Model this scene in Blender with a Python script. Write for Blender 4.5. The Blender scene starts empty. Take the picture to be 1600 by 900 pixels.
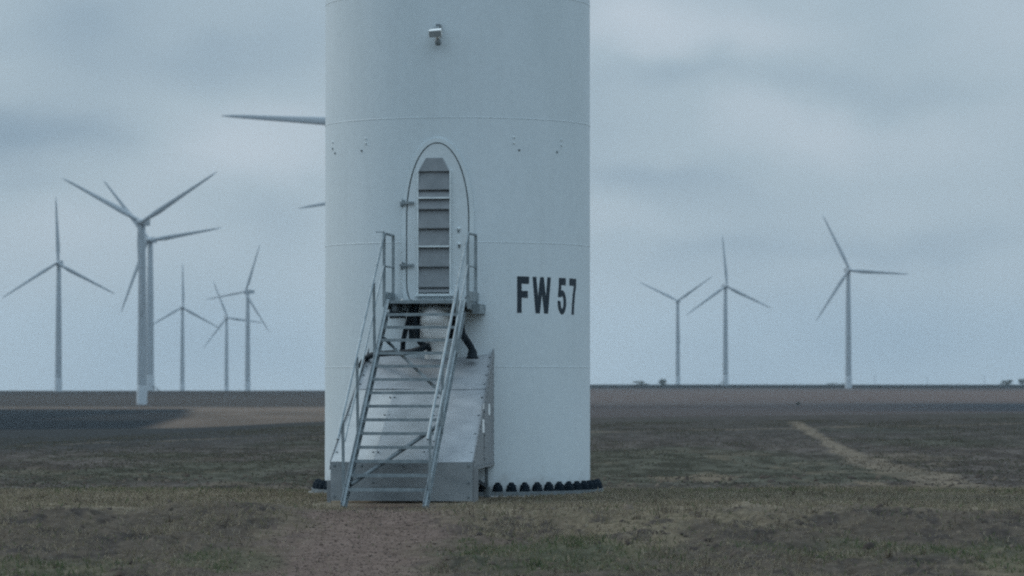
import bpy, math, random
import numpy as np
from mathutils import Vector, Matrix

random.seed(7)
RNG = np.random.default_rng(11)
S = bpy.context.scene
COL = S.collection
F = 5760.0            # focal length in pixels of a 1600 px wide frame
EYE = 1.76            # camera height above the turbine pad
HOR = 600.0           # image row of the eye level
R2D = math.radians

# ------------------------------------------------------------------ helpers
def at(px, row, Y):
    return Vector(((px - 800) * Y / F, Y, EYE + (HOR - row) * Y / F))

def tag(o, label=None, cat=None, group=None, kind=None):
    if label: o['label'] = label
    if cat: o['category'] = cat
    if group: o['group'] = group
    if kind: o['kind'] = kind
    return o

def empty(name, loc):
    o = bpy.data.objects.new(name, None)
    o.location = loc
    o.empty_display_size = 0.3
    COL.objects.link(o)
    return o

ORIG = {}
class MB:
    """collects shapes in world coordinates, built as ONE mesh object"""
    def __init__(s):
        s.v = []; s.f = []; s.m = []; s.sm = []
    def add(s, verts, faces, mi=0, smooth=False):
        b = len(s.v)
        s.v += [tuple(v) for v in verts]
        for f in faces:
            s.f.append(tuple(i + b for i in f)); s.m.append(mi); s.sm.append(smooth)
        return s
    def box(s, c, ax, ay, az, mi=0):
        c = Vector(c); ax = Vector(ax) * .5; ay = Vector(ay) * .5; az = Vector(az) * .5
        vs = [c + i * ax + j * ay + k * az for k in (-1, 1) for j in (-1, 1) for i in (-1, 1)]
        return s.add(vs, [(0, 2, 3, 1), (4, 5, 7, 6), (0, 1, 5, 4), (2, 6, 7, 3), (0, 4, 6, 2), (1, 3, 7, 5)], mi)
    def bar(s, p, q, side, wside, wup, mi=0):
        """rectangular bar from p to q"""
        p = Vector(p); q = Vector(q); d = q - p
        side = Vector(side).normalized(); up = d.normalized().cross(side).normalized()
        side = up.cross(d.normalized()).normalized()
        return s.box((p + q) / 2, d, side * wside, up * wup, mi)
    def tube(s, pts, r, n=8, mi=0, cap=True, sub=0):
        pts = [Vector(p) for p in pts]
        if sub: pts = catmull(pts, sub)
        rs = r if isinstance(r, (list, tuple)) else [r] * len(pts)
        vs = []; fs = []
        ref = None
        for i, p in enumerate(pts):
            t = (pts[min(i + 1, len(pts) - 1)] - pts[max(i - 1, 0)]).normalized()
            if ref is None:
                ref = t.orthogonal().normalized()
            ref = (ref - t * ref.dot(t)).normalized()
            b = t.cross(ref)
            for k in range(n):
                a = 2 * math.pi * k / n
                vs.append(p + (ref * math.cos(a) + b * math.sin(a)) * rs[i])
        for i in range(len(pts) - 1):
            for k in range(n):
                fs.append((i * n + k, i * n + (k + 1) % n, (i + 1) * n + (k + 1) % n, (i + 1) * n + k))
        s.add(vs, fs, mi, True)
        if cap:
            m = (len(pts) - 1) * n
            s.add(vs[:n], [tuple(range(n - 1, -1, -1))], mi)
            s.add(vs[m:], [tuple(range(n))], mi)
        return s
    def lathe(s, c, prof, n=24, mi=0, smooth=True, axis=None):
        """prof: list of (radius, height along axis)"""
        c = Vector(c); ax = Vector(axis or (0, 0, 1)).normalized()
        e1 = ax.orthogonal().normalized(); e2 = ax.cross(e1)
        vs = []; fs = []
        for (r, h) in prof:
            for k in range(n):
                a = 2 * math.pi * k / n
                vs.append(c + ax * h + (e1 * math.cos(a) + e2 * math.sin(a)) * max(r, 1e-4))
        for i in range(len(prof) - 1):
            for k in range(n):
                fs.append((i * n + k, i * n + (k + 1) % n, (i + 1) * n + (k + 1) % n, (i + 1) * n + k))
        return s.add(vs, fs, mi, smooth)
    def prism(s, poly, ext, mi=0):
        """polygon (world points) extruded by vector ext"""
        n = len(poly); poly = [Vector(p) for p in poly]; ext = Vector(ext)
        vs = poly + [p + ext for p in poly]
        fs = [tuple(range(n - 1, -1, -1)), tuple(range(n, 2 * n))]
        fs += [(i, (i + 1) % n, n + (i + 1) % n, n + i) for i in range(n)]
        return s.add(vs, fs, mi)
    def build(s, name, mats, parent=None, bevel=0):
        me = bpy.data.meshes.new(name)
        base = Vector((0, 0, 0))
        if parent is not None: base = ORIG.get(parent.name, parent.location.copy())
        me.from_pydata([tuple(Vector(v) - base) for v in s.v], [], s.f)
        for m in (mats if isinstance(mats, (list, tuple)) else [mats]): me.materials.append(m)
        me.polygons.foreach_set('material_index', s.m)
        me.polygons.foreach_set('use_smooth', s.sm)
        me.update()
        o = bpy.data.objects.new(name, me)
        COL.objects.link(o)
        if parent is not None: o.parent = parent
        ORIG[o.name] = base
        if bevel:
            b = o.modifiers.new('bevel', 'BEVEL'); b.width = bevel; b.segments = 2; b.limit_method = 'ANGLE'
        return o

def catmull(p, n):
    out = []
    q = [p[0] * 2 - p[1]] + p + [p[-1] * 2 - p[-2]]
    for i in range(1, len(q) - 2):
        for k in range(n):
            t = k / n
            a, b, c, d = q[i - 1], q[i], q[i + 1], q[i + 2]
            out.append(0.5 * ((2 * b) + (c - a) * t + (2 * a - 5 * b + 4 * c - d) * t * t + (3 * b - a - 3 * c + d) * t ** 3))
    out.append(p[-1])
    return out

# value noise on numpy arrays
def _h(ix, iy, seed):
    n = (ix.astype(np.int64) * 374761393 + iy.astype(np.int64) * 668265263 + seed * 982451653) & 0x7fffffff
    n = ((n ^ (n >> 13)) * 1274126177) & 0x7fffffff
    n = (n ^ (n >> 16)) & 0xffff
    return n / 65535.0
def vnoise(x, y, seed=0):
    x = np.asarray(x, float); y = np.asarray(y, float)
    ix = np.floor(x); iy = np.floor(y); fx = x - ix; fy = y - iy
    fx = fx * fx * (3 - 2 * fx); fy = fy * fy * (3 - 2 * fy)
    a = _h(ix, iy, seed); b = _h(ix + 1, iy, seed); c = _h(ix, iy + 1, seed); d = _h(ix + 1, iy + 1, seed)
    return (a * (1 - fx) + b * fx) * (1 - fy) + (c * (1 - fx) + d * fx) * fy
def fbm(x, y, seed=0, o=4):
    s = 0; a = .5; t = 0
    for k in range(o):
        s = s + a * vnoise(x * 2 ** k + 17.3 * k, y * 2 ** k - 9.1 * k, seed + k); t += a; a *= .5
    return s / t
def ss(a, b, x):
    t = np.clip((np.asarray(x, float) - a) / (b - a), 0, 1)
    return t * t * (3 - 2 * t)

# ------------------------------------------------------------------ materials
def new_mat(name):
    m = bpy.data.materials.new(name); m.use_nodes = True
    return m, m.node_tree.nodes, m.node_tree.links, m.node_tree.nodes['Principled BSDF']

def painted(name, c1, c2, rough=.5, metal=0.0, scale=2.0, stretch=(1, 1, 1), bump=0.0, rv=.12, detail=6, fine=60.0, finev=.06):
    m, N, L, P = new_mat(name)
    tc = N.new('ShaderNodeTexCoord'); mp = N.new('ShaderNodeMapping'); mp.inputs['Scale'].default_value = stretch
    L.new(tc.outputs['Object'], mp.inputs['Vector'])
    n1 = N.new('ShaderNodeTexNoise'); n1.inputs['Scale'].default_value = scale; n1.inputs['Detail'].default_value = detail
    n1.inputs['Roughness'].default_value = .62
    L.new(mp.outputs['Vector'], n1.inputs['Vector'])
    rp = N.new('ShaderNodeValToRGB'); rp.color_ramp.elements[0].position = .33; rp.color_ramp.elements[1].position = .67
    rp.color_ramp.elements[0].color = (*c1, 1); rp.color_ramp.elements[1].color = (*c2, 1)
    L.new(n1.outputs['Fac'], rp.inputs['Fac'])
    n2 = N.new('ShaderNodeTexNoise'); n2.inputs['Scale'].default_value = fine; n2.inputs['Detail'].default_value = 3
    L.new(tc.outputs['Object'], n2.inputs['Vector'])
    mr = N.new('ShaderNodeMapRange'); mr.inputs['From Min'].default_value = .3; mr.inputs['From Max'].default_value = .7
    mr.inputs['To Min'].default_value = 1 - finev; mr.inputs['To Max'].default_value = 1 + finev
    L.new(n2.outputs['Fac'], mr.inputs['Value'])
    mx = N.new('ShaderNodeVectorMath'); mx.operation = 'SCALE'
    L.new(rp.outputs['Color'], mx.inputs[0]); L.new(mr.outputs['Result'], mx.inputs['Scale'])
    L.new(mx.outputs['Vector'], P.inputs['Base Color'])
    r = N.new('ShaderNodeMapRange'); r.inputs['To Min'].default_value = max(.05, rough - rv); r.inputs['To Max'].default_value = min(1, rough + rv)
    L.new(n1.outputs['Fac'], r.inputs['Value']); L.new(r.outputs['Result'], P.inputs['Roughness'])
    P.inputs['Metallic'].default_value = metal
    if bump:
        b = N.new('ShaderNodeBump'); b.inputs['Strength'].default_value = bump; b.inputs['Distance'].default_value = .02
        L.new(n1.outputs['Fac'], b.inputs['Height']); L.new(b.outputs['Normal'], P.inputs['Normal'])
    return m

M_TOWER = painted('tower_paint', (.482, .552, .584), (.532, .602, .640), rough=.5, scale=.55, stretch=(1, 1, .35), fine=9, finev=.025)
def streaks(m):
    N = m.node_tree.nodes; L = m.node_tree.links; P = N['Principled BSDF']
    src = P.inputs['Base Color'].links[0].from_socket
    tc = N.new('ShaderNodeTexCoord'); mp = N.new('ShaderNodeMapping'); mp.inputs['Scale'].default_value = (3.2, 3.2, .16)
    L.new(tc.outputs['Object'], mp.inputs['Vector'])
    n = N.new('ShaderNodeTexNoise'); n.inputs['Scale'].default_value = 2.2; n.inputs['Detail'].default_value = 5; L.new(mp.outputs['Vector'], n.inputs['Vector'])
    mr = N.new('ShaderNodeMapRange'); mr.inputs['From Min'].default_value = .54; mr.inputs['From Max'].default_value = .74; mr.inputs['To Max'].default_value = .05
    L.new(n.outputs['Fac'], mr.inputs['Value'])
    # brownish tone mixed in towards the foot, ragged at its top
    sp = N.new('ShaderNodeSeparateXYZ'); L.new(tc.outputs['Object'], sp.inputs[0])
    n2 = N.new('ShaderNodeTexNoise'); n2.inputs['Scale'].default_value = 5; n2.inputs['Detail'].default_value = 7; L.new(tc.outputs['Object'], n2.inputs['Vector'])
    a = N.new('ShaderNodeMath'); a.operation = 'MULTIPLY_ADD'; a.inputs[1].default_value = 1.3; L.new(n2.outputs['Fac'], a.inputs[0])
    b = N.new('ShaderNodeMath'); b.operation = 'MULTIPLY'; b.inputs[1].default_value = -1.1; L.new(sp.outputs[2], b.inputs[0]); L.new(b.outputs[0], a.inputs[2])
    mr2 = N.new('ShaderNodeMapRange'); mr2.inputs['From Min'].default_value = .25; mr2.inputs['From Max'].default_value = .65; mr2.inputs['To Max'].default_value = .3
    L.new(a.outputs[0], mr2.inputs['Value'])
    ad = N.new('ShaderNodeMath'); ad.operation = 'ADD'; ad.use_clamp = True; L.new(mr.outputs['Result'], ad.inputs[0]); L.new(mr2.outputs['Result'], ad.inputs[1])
    mx = N.new('ShaderNodeMix'); mx.data_type = 'RGBA'
    ci = [s for s in mx.inputs if s.type == 'RGBA']; co = [s for s in mx.outputs if s.type == 'RGBA'][0]
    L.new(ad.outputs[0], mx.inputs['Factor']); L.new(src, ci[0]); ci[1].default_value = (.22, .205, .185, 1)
    L.new(co, P.inputs['Base Color'])
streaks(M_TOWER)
M_SEAM = painted('weld_paint', (.50, .57, .60), (.55, .62, .65), rough=.45, scale=3)
M_SEAMD = painted('weld_edge_paint', (.44, .50, .51), (.50, .57, .58), rough=.55, scale=3)
M_DOOR = painted('door_paint', (.495, .555, .578), (.545, .605, .634), rough=.45, scale=1.4, fine=14, finev=.03)
M_GASKET = painted('rubber_gasket', (.06, .075, .08), (.10, .12, .125), rough=.8, scale=8)
M_LOUVRE = painted('louvre_grey', (.145, .165, .18), (.195, .215, .23), rough=.6, scale=5, fine=30, finev=.06)
M_STRIP = painted('louvre_strip', (.50, .56, .58), (.60, .66, .68), rough=.45, scale=6)
M_GALV = painted('galvanised_steel', (.155, .195, .215), (.26, .305, .325), rough=.5, metal=.35, scale=7, fine=45, finev=.08)
M_GALVD = painted('weathered_shaded_steel', (.10, .125, .14), (.16, .19, .205), rough=.6, metal=.3, scale=6, fine=40, finev=.08)
M_SHEET = painted('zinc_sheet', (.25, .28, .305), (.345, .375, .40), rough=.6, metal=.12, scale=2.6, bump=.12, fine=35, finev=.05, detail=8)
M_SHEETL = painted('zinc_sheet_new', (.35, .375, .385), (.43, .455, .46), rough=.6, metal=.1, scale=3.2, bump=.1, fine=35, finev=.05)
M_SHEETM = painted('zinc_sheet_dull', (.24, .275, .295), (.34, .375, .40), rough=.6, metal=.12, scale=2.2, bump=.12, fine=35, finev=.06)
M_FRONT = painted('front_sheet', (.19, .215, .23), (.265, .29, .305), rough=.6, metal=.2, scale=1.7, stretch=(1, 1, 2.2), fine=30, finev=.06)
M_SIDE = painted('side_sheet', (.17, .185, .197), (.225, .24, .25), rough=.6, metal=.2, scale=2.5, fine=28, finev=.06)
M_LABEL = painted('pale_plate', (.66, .70, .71), (.74, .77, .78), rough=.5, scale=5)
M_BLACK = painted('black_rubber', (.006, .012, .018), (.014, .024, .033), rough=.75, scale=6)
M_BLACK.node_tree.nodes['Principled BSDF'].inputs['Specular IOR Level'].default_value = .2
M_BOLT = painted('bolt_cap_plastic', (.004, .009, .015), (.010, .018, .026), rough=.9, scale=9)
M_BOLT.node_tree.nodes['Principled BSDF'].inputs['Specular IOR Level'].default_value = .1
M_LETTER = painted('letter_paint', (.004, .016, .028), (.008, .022, .036), rough=.55, scale=4)
M_COWL = painted('cowl_paint', (.66, .68, .68), (.76, .77, .77), rough=.5, scale=4)
M_CONC = painted('concrete', (.20, .205, .205), (.29, .295, .295), rough=.85, scale=4, bump=.3)
M_LAMPW = painted('lamp_white', (.66, .70, .70), (.75, .78, .78), rough=.4, scale=9)
M_LAMPG = painted('lamp_grey', (.12, .15, .165), (.19, .22, .235), rough=.5, scale=9)
M_GLASS = painted('lamp_glass', (.26, .30, .32), (.32, .36, .38), rough=.3, scale=5)
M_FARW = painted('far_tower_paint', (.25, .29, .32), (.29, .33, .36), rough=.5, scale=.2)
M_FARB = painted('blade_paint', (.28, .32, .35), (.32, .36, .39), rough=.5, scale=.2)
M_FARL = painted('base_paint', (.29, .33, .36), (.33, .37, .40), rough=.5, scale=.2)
M_BARK = painted('bark', (.05, .045, .04), (.09, .08, .07), rough=.9, scale=3)
M_LEAF = painted('dark_foliage', (.025, .035, .025), (.055, .065, .04), rough=.8, scale=.8)
M_POLE = painted('pole_wood', (.10, .10, .10), (.14, .14, .14), rough=.8, scale=1)

# ------------------------------------------------------------------ terrain
DL = np.log(np.array([150., 210, 320, 500, 700, 1000, 1400, 1750, 2150, 2600, 3000, 3400, 3900, 4600, 9500]))
ROWL = np.array([0, 0, 0, 708, 684, 657, 640.5, 632.5, 618, 610, 611, 612.5, 614, 616, 612.])
ROWR = np.array([0, 0, 0, 700, 674, 651, 636, 627, 615, 608, 604, 600.6, 601.2, 603, 606.])
def ground_z(x, y):
    x = np.asarray(x, float); y = np.asarray(y, float)
    d = np.sqrt(x * x + y * y); d = np.maximum(d, 1.0)
    yy = np.where(y > 1, y, 1.0)
    # near: bank, pad, field
    edge = 51 + 1.1 * (fbm(x * .35, y * .05, 3, 3) - .5) * 2
    z = -.45 * ss(0, 9.5, edge - y)
    z = z - .22 * ss(60.5, 64.5, y + 1.2 * (fbm(x * .3, y * .1, 31, 2) - .5))
    xc = np.clip(x, -45, 45)
    z = z + ss(75, 168, y) * (.12 + .0125 * xc - .36 * ss(9, 21, -xc))
    z = z - .05 * np.exp(-((x + 1.8) / 1.3) ** 2 - ((y - 53.1) / 1.3) ** 2)     # hollow trodden at the foot of the steps
    # far: valley and the long rise behind it, written as depression below the eye
    px = np.clip(x / np.maximum(yy, 1.0) * F, -3000, 3000)
    t = ss(-260, 120, px)
    ld = np.log(np.maximum(d, 150))
    rowL = np.interp(ld, DL[3:], ROWL[3:]); rowR = np.interp(ld, DL[3:], ROWR[3:])
    row = rowL * (1 - t) + rowR * t
    zf = EYE - (row - HOR) * d / F
    zf = zf + (fbm(x / 420, y / 420, 8, 3) - .5) * np.interp(d, [400, 2000, 4000], [.0, .6, .9])
    k = ss(172, 420, d) * (y > 0)
    zfar = z * (1 - k) + zf * k
    return zfar

def relief(x, y):
    """clods and tufty lumps of the near ground"""
    bank = 1 - ss(50.0, 52.5, y + 1.2 * (fbm(x * .4, y * .1, 3, 3) - .5))
    fld = ss(61, 64, y)
    path = path_w(x, y)
    amp = .035 + .15 * bank * (1 - path) + .07 * fld
    amp = amp * (1 - .75 * path)
    n = fbm(x * 1.3, y * .75, 21, 5) - .5
    n2 = np.abs(fbm(x * 3.1, y * 1.7, 25, 3) - .5) * 2
    n3 = fbm(x * .45, y * .3, 28, 3) - .5
    n4 = np.abs(fbm(x * 6.5, y * 4.2, 29, 3) - .5) * 2
    amp = amp * .9
    return (.012 + .06 * bank * (1 - path)) * (.5 - n4) * (1 - ss(64, 75, y)) * ss(8, 30, y) + amp * (n * 1.2 + (.5 - n2) * .5 + n3 * 1.4) * (1 - ss(120, 200, y)) * ss(8, 30, y)

def path_w(x, y):
    c = np.interp(y, [30, 42, 46, 49, 53, 56], [-2.6, -2.12, -2.0, -1.9, -1.85, -1.85])
    w = np.interp(y, [30, 42, 46, 50, 53, 55], [1.8, 1.62, 1.35, 1.05, .85, .6])
    e = (fbm(x * 1.1, y * .6, 41, 4) - .5) * 1.1
    return (1 - ss(.35, 1.3, np.abs(x - c) / w + e)) * (1 - ss(53.5, 55.5, y))

def track_w(x, y):
    """pale track that runs away over the field on the right"""
    ys = [60, 68, 74, 78, 84, 91, 106, 122.6, 153, 170]
    xs = [8.6, 8.65, 8.72, 8.75, 8.74, 8.8, 9.5, 10.32, 11.97, 12.9]
    c = np.interp(y, ys, xs)
    e = (fbm(x * .8, y * .25, 51, 4) - .5) * 1.6
    w = np.interp(y, [60, 70, 80, 92, 110, 165], [.4, .5, .62, .5, .36, .32])
    return (1 - ss(.5, 1.2, np.abs(x - c) / w + e)) * ss(66, 73, y) * (1 - ss(160, 172, y))

def blob(x, y, cx, cy, rx, ry, seed):
    e = (fbm(x * 1.4, y * .8, seed, 4) - .5) * 1.3
    return 1 - ss(.45, 1.15, np.sqrt(((x - cx) / rx) ** 2 + ((y - cy) / ry) ** 2) + e)

def green_w(x, y):
    g = blob(x, y, .55, 44.2, 1.7, 2.2, 61)
    g = np.maximum(g, blob(x, y, -3.5, 43.6, .9, 1.3, 62))
    g = np.maximum(g, .75 * blob(x, y, 4.9, 44.6, 2.2, 1.9, 63))
    g = np.maximum(g, .7 * blob(x, y, -5.6, 43.2, 1.4, 1.6, 64))
    g = np.maximum(g, .8 * blob(x, y, 7.3, 42.6, 2.0, 1.8, 67))
    g = np.maximum(g, .75 * blob(x, y, -5.6, 62.2, 3.6, 3.4, 65))
    g = np.maximum(g, .6 * blob(x, y, 5.2, 60, 5.0, 1.3, 66))
    return np.clip(g, 0, 1)

def lerp(a, b, t): return a * (1 - t)[..., None] + np.array(b) * t[..., None]

def ground_col(x, y):
    """base colours of soil, straw, gravel and the far parcels"""
    x = np.asarray(x, float); y = np.asarray(y, float)
    n = fbm(x * .7, y * .35, 71, 5); n2 = fbm(x * 2.6, y * 1.3, 75, 4)
    c = np.ones(x.shape + (3,)) * np.array([.115, .100, .080])
    # bank in front
    bank = 1 - ss(49.2, 52.2, y + 2.2 * (fbm(x * .5, y * .2, 3, 4) - .5))
    c = lerp(c, [.070, .060, .050], bank * .92)
    c = lerp(c, [.135, .115, .082], np.clip(bank * ss(.48, .66, n) * .8 * (.55 + .45 * ss(-1, 1.5, x)), 0, 1))
    c = lerp(c, [.040, .036, .034], np.clip(bank * ss(.54, .70, n2) * .8, 0, 1))
    # straw strip of the pad
    pad = (1 - bank) * (1 - ss(60.2, 62.2, y + 1.2 * (fbm(x * .3, y * .1, 31, 2) - .5)))
    c = lerp(c, [.190, .165, .125], pad * (.35 + .65 * ss(.38, .62, n)))
    # dark field behind the pad
    fld = ss(60.6, 63, y + 1.4 * (fbm(x * .3, y * .1, 31, 2) - .5))
    fc = np.ones(x.shape + (3,)) * np.array([.066, .059, .054])
    nf = fbm(x * .16, y * .05, 81, 5); nf2 = fbm(x * .9, y * .22, 83, 5)
    fc = lerp(fc, [.054, .056, .044], ss(.45, .65, nf) * .8)
    nf3 = fbm(x * 2.2, y * .8, 87, 4)
    fc = fc * (.72 + .56 * ss(.3, .7, nf3))[..., None]
    fc = lerp(fc, [.125, .105, .080], ss(.55, .74, nf2) * (1 - ss(70, 120, y)) * (.45 + .5 * ss(-2, 3, x)))
    fc = lerp(fc, [.052, .052, .050], ss(95, 150, y) * .6)
    fc = lerp(fc, [.036, .040, .042], ss(92, 140, y) * ss(5, 14, -x) * .8)
    # thin track line across the far side of the field
    yl = 128 + np.clip((x + 20) * .55, 0, 40) + 3 * (fbm(x * .1, y * 0, 85, 2) - .5)
    fc = lerp(fc, [.13, .11, .09], (1 - ss(.6, 2.6, np.abs(y - yl))) * .55)
    fc = lerp(fc, [.135, .116, .092], track_w(x, y) * (.55 + .4 * ss(.35, .6, fbm(x * 1.7, y * .6, 89, 3))))
    c = c * (1 - fld[..., None]) + fc * fld[..., None]
    c = lerp(c, [.117, .0895, .078], path_w(x, y) * .9)
    c = lerp(c, [.062, .068, .044], green_w(x, y) * .6)
    # ---------------- far parcels (beyond the field's crest)
    d = np.sqrt(x * x + y * y)
    far = ss(200, 330, y)
    px = 800 + F * x / np.maximum(y, 1)
    nn = fbm(x / 130, y / 260, 91, 4); ns = fbm(x / 35, y / 160, 95, 3)
    g = np.ones(x.shape + (3,)) * np.array([.150, .130, .112])
    # --- left of the tower
    left = np.ones(x.shape + (3,)) * np.array([.190, .160, .135])
    left = lerp(left, [.265, .218, .182], ss(-320, 40, x + .12 * (y - 1000)) * ss(.35, .6, ns))
    left = lerp(left, [.105, .096, .088], ss(1480, 1680, y + 120 * (nn - .5)))
    left = lerp(left, [.068, .066, .064], ss(1950, 2350, y + 200 * (nn - .5)) * .8)
    # ploughed dark parcel with an oblique edge
    xe = np.interp(y, [500, 700, 1000, 1480], [-73, -75, -92, -127])
    nav = (1 - ss(-4, 4, x - xe + 6 * (ns - .5))) * (1 - ss(1400, 1500, y + 40 * (nn - .5)))
    left = lerp(left, [.040, .050, .058], nav * (.86 + .14 * ss(.4, .6, ns)))
    # --- right of the tower
    right = np.ones(x.shape + (3,)) * np.array([.165, .148, .142])
    right = lerp(right, [.120, .108, .106], ss(.48, .6, nn) * .7)
    right = lerp(right, [.205, .165, .150], ss(1650, 1800, y) * (1 - ss(2350, 2500, y)) * (.5 + .5 * ss(60, 330, x)))
    sx = ss(40, 230, x)
    b1 = ss(1180, 1230, y + 60 * (nn - .5)) * (1 - ss(1560, 1620, y + 60 * (nn - .5)))
    right = lerp(right, [.050, .068, .085], b1 * sx * .95)
    b2 = ss(1300, 1340, y + 60 * (nn - .5)) * (1 - ss(1480, 1530, y)) * (1 - sx)
    right = lerp(right, [.105, .098, .098], b2 * .7)
    right = lerp(right, [.036, .042, .044], ss(2650, 2760, y + 120 * (nn - .5)))
    t = ss(-.012, .006, x / np.maximum(y, 1))
    fcx = left * (1 - t)[..., None] + right * t[..., None]
    fcx = fcx * np.array([.47, .45, .44])
    c = c * (1 - far[..., None]) + fcx * far[..., None]
    c = c * (.86 + .28 * n2)[..., None] if True else c
    return np.clip(c, .01, .8)

def make_ground():
    fine = np.arange(-11.5, 11.5001, .05)
    outer = np.array([12.2, 13.2, 15, 18, 22, 28, 36, 46, 60, 75, 90, 110, 130, 150, 170, 180])
    ang = np.radians(np.concatenate([-outer[::-1][1:], fine, outer]))
    r1 = np.concatenate([[1.5, 4, 8, 14, 20, 26, 31, 35], np.arange(37, 39.5, .25), np.arange(39.5, 66, .065)])
    r2 = 66 * np.exp(np.linspace(0, math.log(200 / 66.), 190))[1:]
    r3 = 200 * np.exp(np.linspace(0, math.log(9500 / 200.), 330))[1:]
    rad = np.concatenate([r1, r2, r3])
    A, Rr = np.meshgrid(ang, rad)
    x = Rr * np.sin(A); y = Rr * np.cos(A)
    z = ground_z(x, y) + relief(x, y)
    # flat bed round the concrete ring and under the steps
    co = np.stack([x, y, z], -1).reshape(-1, 3)
    na = len(ang); nr = len(rad)
    i, j = np.meshgrid(np.arange(nr - 1), np.arange(na - 1), indexing='ij')
    a = (i * na + j).ravel()
    q = np.stack([a, a + 1, a + na + 1, a + na], -1)[:, ::-1]
    me = bpy.data.meshes.new('ground')
    me.vertices.add(len(co)); me.vertices.foreach_set('co', co.ravel())
    me.loops.add(q.size); me.loops.foreach_set('vertex_index', q.ravel())
    me.polygons.add(len(q)); me.polygons.foreach_set('loop_start', np.arange(len(q)) * 4)
    me.polygons.foreach_set('loop_total', np.full(len(q), 4))
    me.polygons.foreach_set('use_smooth', np.ones(len(q), bool))
    me.update(calc_edges=True)
    at_ = me.color_attributes.new('soil', 'FLOAT_COLOR', 'POINT')
    cc = np.ones((len(co), 4)); cc[:, :3] = ground_col(x, y).reshape(-1, 3)
    at_.data.foreach_set('color', cc.ravel())
    m, N, L, P = new_mat('soil_and_fields')
    va = N.new('ShaderNodeVertexColor'); va.layer_name = 'soil'
    geo = N.new('ShaderNodeNewGeometry')
    n1 = N.new('ShaderNodeTexNoise'); n1.inputs['Scale'].default_value = 5.5; n1.inputs['Detail'].default_value = 8; n1.inputs['Roughness'].default_value = .7
    L.new(geo.outputs['Position'], n1.inputs['Vector'])
    mr = N.new('ShaderNodeMapRange'); mr.inputs['From Min'].default_value = .3; mr.inputs['From Max'].default_value = .7
    mr.inputs['To Min'].default_value = .62; mr.inputs['To Max'].default_value = 1.38
    L.new(n1.outputs['Fac'], mr.inputs['Value'])
    vm = N.new('ShaderNodeVectorMath'); vm.operation = 'SCALE'
    L.new(va.outputs['Color'], vm.inputs[0]); L.new(mr.outputs['Result'], vm.inputs['Scale'])
    L.new(vm.outputs['Vector'], P.inputs['Base Color'])
    P.inputs['Roughness'].default_value = 1.0; P.inputs['Specular IOR Level'].default_value = 0.0
    b = N.new('ShaderNodeBump'); b.inputs['Strength'].default_value = .6; b.inputs['Distance'].default_value = .05
    L.new(n1.outputs['Fac'], b.inputs['Height']); L.new(b.outputs['Normal'], P.inputs['Normal'])
    me.materials.append(m)
    o = bpy.data.objects.new('ground', me); COL.objects.link(o)
    tag(o, 'ground of gravel, bare bank and ploughed fields reaching the horizon', kind='structure')
    return o
make_ground()

def gz(x, y):
    return float(ground_z(np.array([x]), np.array([y]))[0])

# ------------------------------------------------------------------ grass and weeds (nobody could count them)
def blades_mesh(name, x, y, h, w, col, lean, label, kind_mat):
    n = len(x)
    z = ground_z(x, y) + relief(x, y) - .01
    th = RNG.uniform(0, 2 * math.pi, n); ld = RNG.uniform(0, 2 * math.pi, n)
    dx = np.cos(th) * w * .5; dy = np.sin(th) * w * .5
    lx = np.cos(ld) * h * lean; ly = np.sin(ld) * h * lean
    hz = h * np.sqrt(np.maximum(.1, 1 - lean ** 2))
    P0 = np.stack([x - dx, y - dy, z], -1); P1 = np.stack([x + dx, y + dy, z], -1)
    P2 = np.stack([x + dx * .7 + lx * .4, y + dy * .7 + ly * .4, z + hz * .6], -1)
    P3 = np.stack([x - dx * .7 + lx * .4, y - dy * .7 + ly * .4, z + hz * .6], -1)
    P4 = np.stack([x + lx, y + ly, z + hz], -1)
    co = np.stack([P0, P1, P2, P3, P4], 1).reshape(-1, 3)
    b = np.arange(n)[:, None] * 5
    li = np.concatenate([b + np.array([[0, 1, 2, 3]]), b + np.array([[3, 2, 4]])], 1)
    me = bpy.data.meshes.new(name)
    me.vertices.add(n * 5); me.vertices.foreach_set('co', co.ravel())
    me.loops.add(n * 7); me.loops.foreach_set('vertex_index', li.ravel())
    me.polygons.add(n * 2)
    ls = (np.arange(n)[:, None] * 7 + np.array([[0, 4]])).ravel()
    me.polygons.foreach_set('loop_start', ls); me.polygons.foreach_set('loop_total', np.tile([4, 3], n))
    me.update(calc_edges=True)
    ca = me.color_attributes.new('blade', 'FLOAT_COLOR', 'POINT')
    cc = np.ones((n, 5, 4)); cc[:, :, :3] = col[:, None, :]
    ca.data.foreach_set('color', cc.ravel())
    me.materials.append(kind_mat)
    o = bpy.data.objects.new(name, me); COL.objects.link(o)
    tag(o, label, kind='stuff')
    return o

M_BLADE, _N, _L, _P = new_mat('grass_blade')
_v = _N.new('ShaderNodeVertexColor'); _v.layer_name = 'blade'
_d = _N.new('ShaderNodeBsdfDiffuse'); _t = _N.new('ShaderNodeBsdfTranslucent'); _mx = _N.new('ShaderNodeMixShader'); _mx.inputs[0].default_value = .42
_L.new(_v.outputs['Color'], _d.inputs['Color']); _L.new(_v.outputs['Color'], _t.inputs['Color'])
_L.new(_d.outputs[0], _mx.inputs[1]); _L.new(_t.outputs[0], _mx.inputs[2])
_L.new(_mx.outputs[0], [n for n in _N if n.type == 'OUTPUT_MATERIAL'][0].inputs['Surface'])

def scatter(n, y0, y1, xa):
    """points spread evenly over the ground between two distances; xa = half width per metre of distance"""
    y = np.sqrt(RNG.uniform(y0 * y0, y1 * y1, n)); x = RNG.uniform(-1, 1, n) * y * xa
    return x, y

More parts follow.
